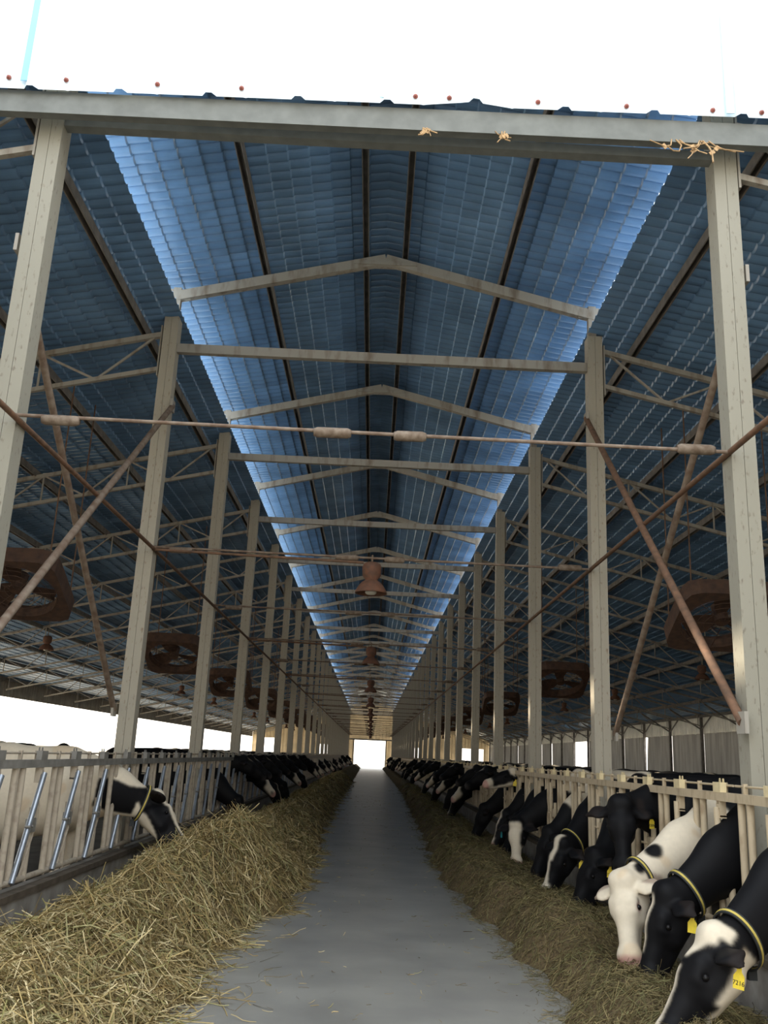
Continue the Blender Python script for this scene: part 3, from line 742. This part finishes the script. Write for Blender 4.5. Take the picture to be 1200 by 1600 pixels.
    for s_ in (-1, 1):                                           # bare skin round the eyes
        ed = np.linalg.norm(V-hp(.335, -.043, s_*.117), axis=1)
        col = np.where(((ed < .034*hs) & (wm > .5))[:, None], np.array((.42, .27, .22)), col)
    nose = head & (t > np.where(wm > .5, .885, .93))
    lips = head & (t > .5) & (np.abs(h+.108) < .008) & (t < .93)
    col = np.where((lips & (wm > .5))[:, None], col*.6, col)
    col = np.where(nose[:, None], np.where((wm > .5)[:, None], PINK, GREY), col)
    col = np.where((V[:, 2] < G+.09)[:, None], np.array((.06, .05, .04)), col)
    ear_in = head & (np.abs(w) > .15) & (h < -.05)
    col = np.where((ear_in & (wm > .5))[:, None], np.array((.40, .31, .24)), col)
    col = np.where((ear_in & (wm < .5))[:, None], np.array((.017, .013, .012)), col)
    for _ in range(2):                                           # soften the patch edges
        ac = np.zeros_like(col); ct_ = np.zeros(len(V)); qm = col[Q].mean(1)
        for j in range(4): np.add.at(ac, Q[:, j], qm); np.add.at(ct_, Q[:, j], 1)
        col = ac/ct_[:, None]
    me = np_mesh(name, V, Q, M['coat'], col)
    return me, dict(hp=hp, a=a, n=n_, l=l, N0=N0, mid=mid, N2=N2, lat=lat, P=P, nk=nk)
def sm(x, lo, hi): return np.clip((x-lo)/(hi-lo), 0, 1)
def set_w(wm, m, v): return np.where(m, float(v), wm)
# coats
def coat_plain(wm, e): wm = set_w(wm, e['u'] > -.15, 0); return wm
def coat_blaze(wm, e):
    wm = set_w(wm, e['u'] > -.05, 0); return set_w(wm, e['head'] & (np.abs(e['w']+.02*e['rg']) < .040+.035*sm(e['t'], .6, 1)-.02*(np.abs(e['t']-.55) < .2)) & (e['h'] > -.085), 1)
def coat_white_face(wm, e):
    wm = set_w(wm, e['u'] > .1, 0); return set_w(wm, e['head'] & (np.abs(e['w']+.03*e['rg']) < .095) & (e['h'] > -.12) & (e['t'] > .0), 1)
def coat_spot(wm, e):                                                  # small neck patch only
    wm = set_w(wm, e['u'] > .1, 0); return set_w(wm, (e['u'] > .1) & (e['u'] < .55) & (e['nz'] > .28), 1)
def coat_star(wm, e):
    wm = set_w(wm, e['u'] > .1, 0); return set_w(wm, e['head'] & (np.hypot(e['w'], (e['t']-.2)*.5) < .05+.02*e['rg']) & (e['h'] > -.06), 1)
def coat_A(wm, e):                                                     # white poll and forelock, thin blaze, white jaw and throat
    t, h, w, u = e['t'], e['h'], e['w'], e['u']
    wm = set_w(wm, u > -.2, 0); hd = e['head']
    top = hd & (h > -.075+.02*e['rg']) & (np.abs(w) < .11-.10*sm(t, .06, .30)+.02*e['rg']) & (t < .27)
    wm = set_w(wm, top, 1)
    wm = set_w(wm, hd & (np.abs(w) < .017+.03*sm(t, .75, .95)) & (h > -.06) & (t > .36), 1)
    wm = set_w(wm, hd & (t < .66) & (h < -.150-.03*(t > .45)+.03*e['rg']) & (t > -.05), 1)
    return wm
def coat_B(wm, e):
    wm = set_w(wm, e['u'] > -.3, 0)
    return set_w(wm, e['head'] & (np.abs(e['w']+.012) < .026+.012*e['rg']-.012*sm(e['t'], .2, .6)) & (e['h'] > -.06) & (e['t'] > .08) & (e['t'] < .66), 1)
def coat_C(wm, e):                                                     # white, a few black spots on the neck
    V = e['V']; wm = set_w(wm, e['u'] > -3, 1); wm = set_w(wm, (e['u'] < .13+.05*e['rg']) & (V[:, 2] > 1.0), 0); n2 = coat_noise(V*1.9, 77)
    wm = set_w(wm, (e['u'] > .2) & (e['u'] < .86) & (n2 > .86), 0)
    for c, r in e.get('spots', ()): wm = set_w(wm, np.linalg.norm(V-np.array(c), axis=1) < r*(1+.15*e['rg']), 0)
    return wm
def coat_L(wm, e):                                                     # beige body, black neck and head sides, white face edge and throat
    u, t, h, w = e['u'], e['t'], e['h'], e['w']; V = e['V']
    wm = np.where(u > -.6, 1., wm*0+1)
    rz = (V-(np.array((-.45, 0, 1.22))))[:, 2]
    ax = e['axis_h']
    wm = set_w(wm, (u > .24+.06*e['rg']) & (u < 1.02) & ~e['head'] & (ax < .12+.05*e['rg']) & (ax > -.20+.03*e['rg']), 0)
    wm = set_w(wm, e['head'] & (h < -.014) & (h > -.215+.02*e['rg']) & (t < .93) & (t > -.1), 0)
    wm = set_w(wm, e['head'] & (np.abs(w) > .12), 0)
    return wm
def coat_H(wm, e):                                                     # black with white muzzle, white jaw line and poll
    t, h, w = e['t'], e['h'], e['w']; wm = set_w(wm, e['u'] > -.2, 0); hd = e['head']
    wm = set_w(wm, hd & (t > .74+.04*e['rg']), 1); wm = set_w(wm, hd & (h < -.15+.02*e['rg']) & (t > .15), 1)
    return set_w(wm, hd & (t < .14) & (h > -.05), 1)

def face_parts(o, g, s_tag=None, collar=None, number=None, tagmat='tag', teal=False):
    hp, a, n, l = g['hp'], g['a'], g['n'], g['l']
    for s in (-1, 1):
        mb = MB(); mb.lathe([(0.0001, -.020), (.012, -.017), (.019, -.008), (.021, 0), (.019, .008), (.012, .017), (.0001, .020)], Vector(hp(.335, -.043, s*.117)), 14); mb.build('eye', M['eye'], o)
    if s_tag is not None:
        s = s_tag; c = hp(.12, -.105, s*.27); dn = unit((0, 0, -1.)+.25*a); ac = unit(np.cross(dn, unit(n*.6+l*s*.6))); nn = np.cross(ac, dn)
        prof = [(-.012, 0), (.012, 0), (.014, .03), (.032, .055), (.032, .12), (-.032, .12), (-.032, .055), (-.014, .03)]
        mb = MB(); vs = []
        for q in (-.0015, .0015): vs += [Vector(c+ac*x+dn*y+nn*q) for x, y in prof]
        k = len(prof); mb.add(vs, [tuple(range(k-1, -1, -1)), tuple(range(k, 2*k))]+[(i, (i+1) % k, k+(i+1) % k, k+i) for i in range(k)])
        tg = mb.build('ear_tag', M[tagmat], o); tg['label'] = 'yellow ear tag' if tagmat == 'tag' else 'teal ear tag'
        if number:
            cu = bpy.data.curves.new('tag_number', 'FONT'); cu.body = number; cu.size = .034; cu.align_x = 'CENTER'; cu.align_y = 'CENTER'; cu.extrude = .0006; cu.materials.append(M['ink'])
            tmp = bpy.data.objects.new('tag_number', cu); C.objects.link(tmp); bpy.context.view_layer.update()
            tm = bpy.data.meshes.new_from_object(tmp.evaluated_get(bpy.context.evaluated_depsgraph_get())); bpy.data.objects.remove(tmp)
            f = bpy.data.objects.new('tag_number', tm); C.objects.link(f); f.parent = tg
            # the side that faces the camera
            vdir = Vector(nn) if g['cam'].dot(Vector(nn)) > 0 else -Vector(nn)
            up = Vector(-dn); xx = up.cross(vdir).normalized(); mt = Matrix.Identity(4)
            for i in range(3): mt[i][0], mt[i][1], mt[i][2] = xx[i], up[i], vdir[i]
            p = Vector(c+dn*.09)+vdir*.0025; mt[0][3], mt[1][3], mt[2][3] = p; f.matrix_local = mt
    if collar:
        b = unit(g['N2']-g['mid']); ce = g['mid']+(g['N2']-g['mid'])*.80; lat = g['lat']-b*(g['lat']@b); lat = unit(lat); up = np.cross(lat, b); up = up*(1 if up[2] > 0 else -1); r = .158*g['nk']
        def ring(w, ex):
            mb = MB(); n_ = 36; vs = []
            for i in range(n_):
                th = 2*PI*i/n_
                for dr, dz in ((0, -w), (0, w), (ex, w), (ex, -w)):
                    vs.append(Vector(ce+lat*math.cos(th)*(r*.80+dr)+up*math.sin(th)*(r*1.06+dr)+b*dz))
            mb.add(vs, [(4*i+j, 4*((i+1) % n_)+j, 4*((i+1) % n_)+(j+1) % 4, 4*i+(j+1) % 4) for i in range(n_) for j in range(4)]); return mb
        cl = ring(.021, .010).build('collar', M['strap'], o); cl['label'] = 'black neck strap with a yellow stripe'
        ring(.008, .0125).build('collar_stripe', M['stripe'], cl)
        MB().box(Vector(ce-up*(r*1.06+.035)), (.05, .05, .07)).build('transponder', M['strap'], cl)

def add_cow(side, yf, Pw, Mw, coat, label, nw=None, vx=.017, seed=1, thr=.15, tagside=None, collar=False, number=None, tagmat='tag', spots=(), group=None, ear_drop=0., hs=1.):
    x = FR if side > 0 else FL
    f = (lambda p: (-(p[0]-x), -(p[1]-yf), p[2])) if side > 0 else (lambda p: (p[0]-x, p[1]-yf, p[2]))
    fd = (lambda p: (-p[0], -p[1], p[2])) if side > 0 else (lambda p: p)
    Pl, Ml = f(Pw), f(Mw)
    cf = coat
    if spots or coat is coat_L:
        def cf(wm, e):
            e['spots'] = [(f(c), r) for c, r in spots]
            if coat is coat_L:
                V = e['V']; N0 = np.array((-.45, 0, 1.22)); a_ = unit(np.array(Ml)-np.array(Pl)); N2 = np.array(Pl)-a_*.03+a_*.062
                dd = unit(N2-N0); la = unit(np.cross((0, 0, 1), dd)); upv = np.cross(dd, la); e['axis_h'] = (V-N0)@upv
            return coat(wm, e)
    me, g = cow_mesh('cow', Pl, Ml, cf, fd(nw) if nw else None, vx, seed, thr, ear_drop=ear_drop, hs=hs)
    o = link('cow', me, loc=(x, yf, 0), rz=PI if side > 0 else 0)
    cw = Vector((0, 0, CAM_H))-Vector(Pw); g['cam'] = Vector(fd(cw))
    face_parts(o, g, tagside, collar, number, tagmat)
    return tag(o, label, 'cow', group or ('cows feeding along the %s fence' % ('right' if side > 0 else 'left'))), me, g
# right row, from the nearest; left side of each cow faces the camera (l = +1)
add_cow(1, 6.36, (2.06, 5.74, .735), (1.72, 5.70, .25), coat_A, 'nearest black cow with a white poll tuft and white jaw at the right fence', nw=(-.9, .10, .42), vx=.012, seed=3, thr=.5, tagside=1, collar=True, number='7216', hs=1.12)
add_cow(1, 7.36, (2.20, 7.06, .80), (1.98, 7.03, .19), coat_B, 'black cow with a thin white forehead stripe beside the white-faced cow', nw=(-.95, -.08, .3), vx=.012, seed=5, thr=.6, tagside=1, collar=True, hs=1.07)
add_cow(1, 8.16, (2.00, 7.50, .82), (1.96, 7.28, .25), coat_C, 'white-faced cow with round black neck spots and a pink nose', nw=(-.75, -.62, .15), vx=.012, seed=8, thr=-.2, collar=True,
        spots=(((2.30, 7.62, 1.04), .072), ((2.44, 7.68, 1.22), .028), ((2.16, 7.50, .92), .055), ((2.12, 7.36, .70), .035)))
add_cow(1, 9.28, (2.38, 8.86, 1.34), (2.34, 8.66, .76), coat_plain, 'all-black cow with raised head looking at the camera', nw=(-.25, -.95, .15), vx=.012, seed=11, thr=.4, tagside=1, number='72096', ear_drop=.06, hs=1.02)
add_cow(1, 11.08, (2.46, 10.34, .74), (2.16, 10.20, .16), coat_plain, 'black cow feeding just beyond the raised black head, muzzle deep in feed', vx=.014, seed=13, thr=.5, tagside=1, number='7210', hs=1.14)
add_cow(1, 12.15, (2.36, 11.5, .76), (2.10, 11.45, .14), coat_blaze, 'black cow with a long white blaze feeding at the right fence', nw=(-.95, -.5, .1), vx=.014, seed=16, thr=.15, tagside=1, collar=True, hs=1.1)
add_cow(1, 12.95, (2.42, 12.7, .80), (2.16, 12.65, .2), coat_spot, 'black cow with a white neck patch, next beyond the white-blazed cow', vx=.016, seed=18, thr=.2, tagside=1)
add_cow(1, 14.35, (2.24, 14.3, .78), (2.20, 14.15, .15), coat_white_face, 'black cow with a broad white face and teal ear tag', nw=(-.5, -.85, .1), vx=.016, seed=21, thr=.1, tagside=-1, tagmat='teal')
add_cow(1, 15.78, (2.44, 15.5, .8), (2.16, 15.4, .2), coat_plain, 'black cow head down, just nearer than the raised white-muzzled head', vx=.018, seed=24, thr=.2)
add_cow(1, 17.62, (2.66, 17.35, 1.50), (2.06, 17.25, 1.28), coat_H, 'black cow with a raised head and white muzzle in profile', nw=(-.2, -.1, 1), vx=.014, seed=26, thr=.2, tagside=1)
add_cow(1, 16.78, (2.40, 16.5, .8), (2.12, 16.4, .2), coat_blaze, 'black cow feeding right below the raised white-muzzled head', vx=.018, seed=27, thr=.25)
# left row
add_cow(-1, 10.5, (-2.46, 10.96, 1.09), (-2.00, 10.84, .56), coat_L, 'cream cow with a black neck and head feeding on the left hay', nw=(.60, .62, .60), vx=.012, seed=31, thr=-9, tagside=None, collar=True, hs=1.22)

# farther cows: four animals, copied down both fences
gen = []
for i, (Pl, Ml, ct, sd, th, nh) in enumerate((((.42, .1, .80), (.70, .12, .22), coat_blaze, 41, .15, None), ((.22, .05, 1.50), (.72, .12, 1.16), coat_star, 44, .2, (.3, 0, 1)),
                                          ((.30, -.05, 1.16), (.72, -.05, .72), coat_white_face, 47, .05, None), ((.45, -.08, .78), (.68, -.10, .20), coat_plain, 52, .3, None))):
    me, g = cow_mesh('cow', Pl, Ml, ct, nh, .024, sd, th); gen.append(me)
GW = ['white-blazed black cow feeding head down', 'raised-head black cow with white star', 'white-faced black cow with half-raised head', 'plain black cow feeding head down']
g2 = random.Random(12)
rows = {1: [(18.6, 3), (19.9, 1), (20.8, 0), (21.9, 1), (23.0, 2), (24.4, 0), (25.6, 3), (26.9, 1), (28.2, 2), (30.0, 1), (31.4, 3), (33.2, 2), (35.2, 1), (37.5, 0), (39.6, 1), (42, 2), (45, 1), (49, 3), (53, 1), (58, 0)],
        -1: [(17.7, 3), (19.4, 1), (20.6, 1), (21.8, 2), (22.9, 1), (24.2, 0), (25.4, 1), (26.8, 3), (28.3, 1), (30.2, 2), (32, 1), (34.5, 0), (37, 1), (40, 2)]}
for s in (1, -1):
    ys = list(rows[s]); y = ys[-1][0]+4
    while y < 122:
        ys.append((y, g2.randrange(4))); y += 2.6 if y > 98 else 6.5
    n = 0; last = 0
    for y, kd in ys:
        y = max(y, last+.86)
        kq = round((y-Y1)/BAY); dy = y-(Y1+kq*BAY)
        if abs(dy) < .5: y += (.5-dy) if dy > -.1 else (-.5-dy)
        if y < last+.8: continue
        last = y; n += 1
        o = link('cow', gen[kd], loc=((FR if s > 0 else FL), y, 0), rz=(PI if s > 0 else 0)+g2.uniform(-.03, .03))
        tag(o, '%s, %s distant cow along the %s fence' % (GW[kd], ORD[n], 'right' if s > 0 else 'left'), 'cow', 'distant cows along the %s fence' % ('right' if s > 0 else 'left'))
# cows standing loose in the pens
for x, y, rz, kd, lb in ((6.9, 16.6, .5, 1, 'dark cow standing loose in the right pen, its back showing over the fence'), (-7.3, 16.4, 2.6, 1, 'dark cow standing loose in the left pen, beyond the cream cow'),
                         (-7.0, 13.0, 1.9, 1, 'dark cow whose back shows above the cream cow at the left edge'), (-6.9, 20.8, -1.3, 1, 'cow in the left pen facing the camera over the fence')):
    o = link('cow', gen[kd], loc=(x, y, 0), rz=rz); tag(o, lb, 'cow', 'cows loose in the pens')
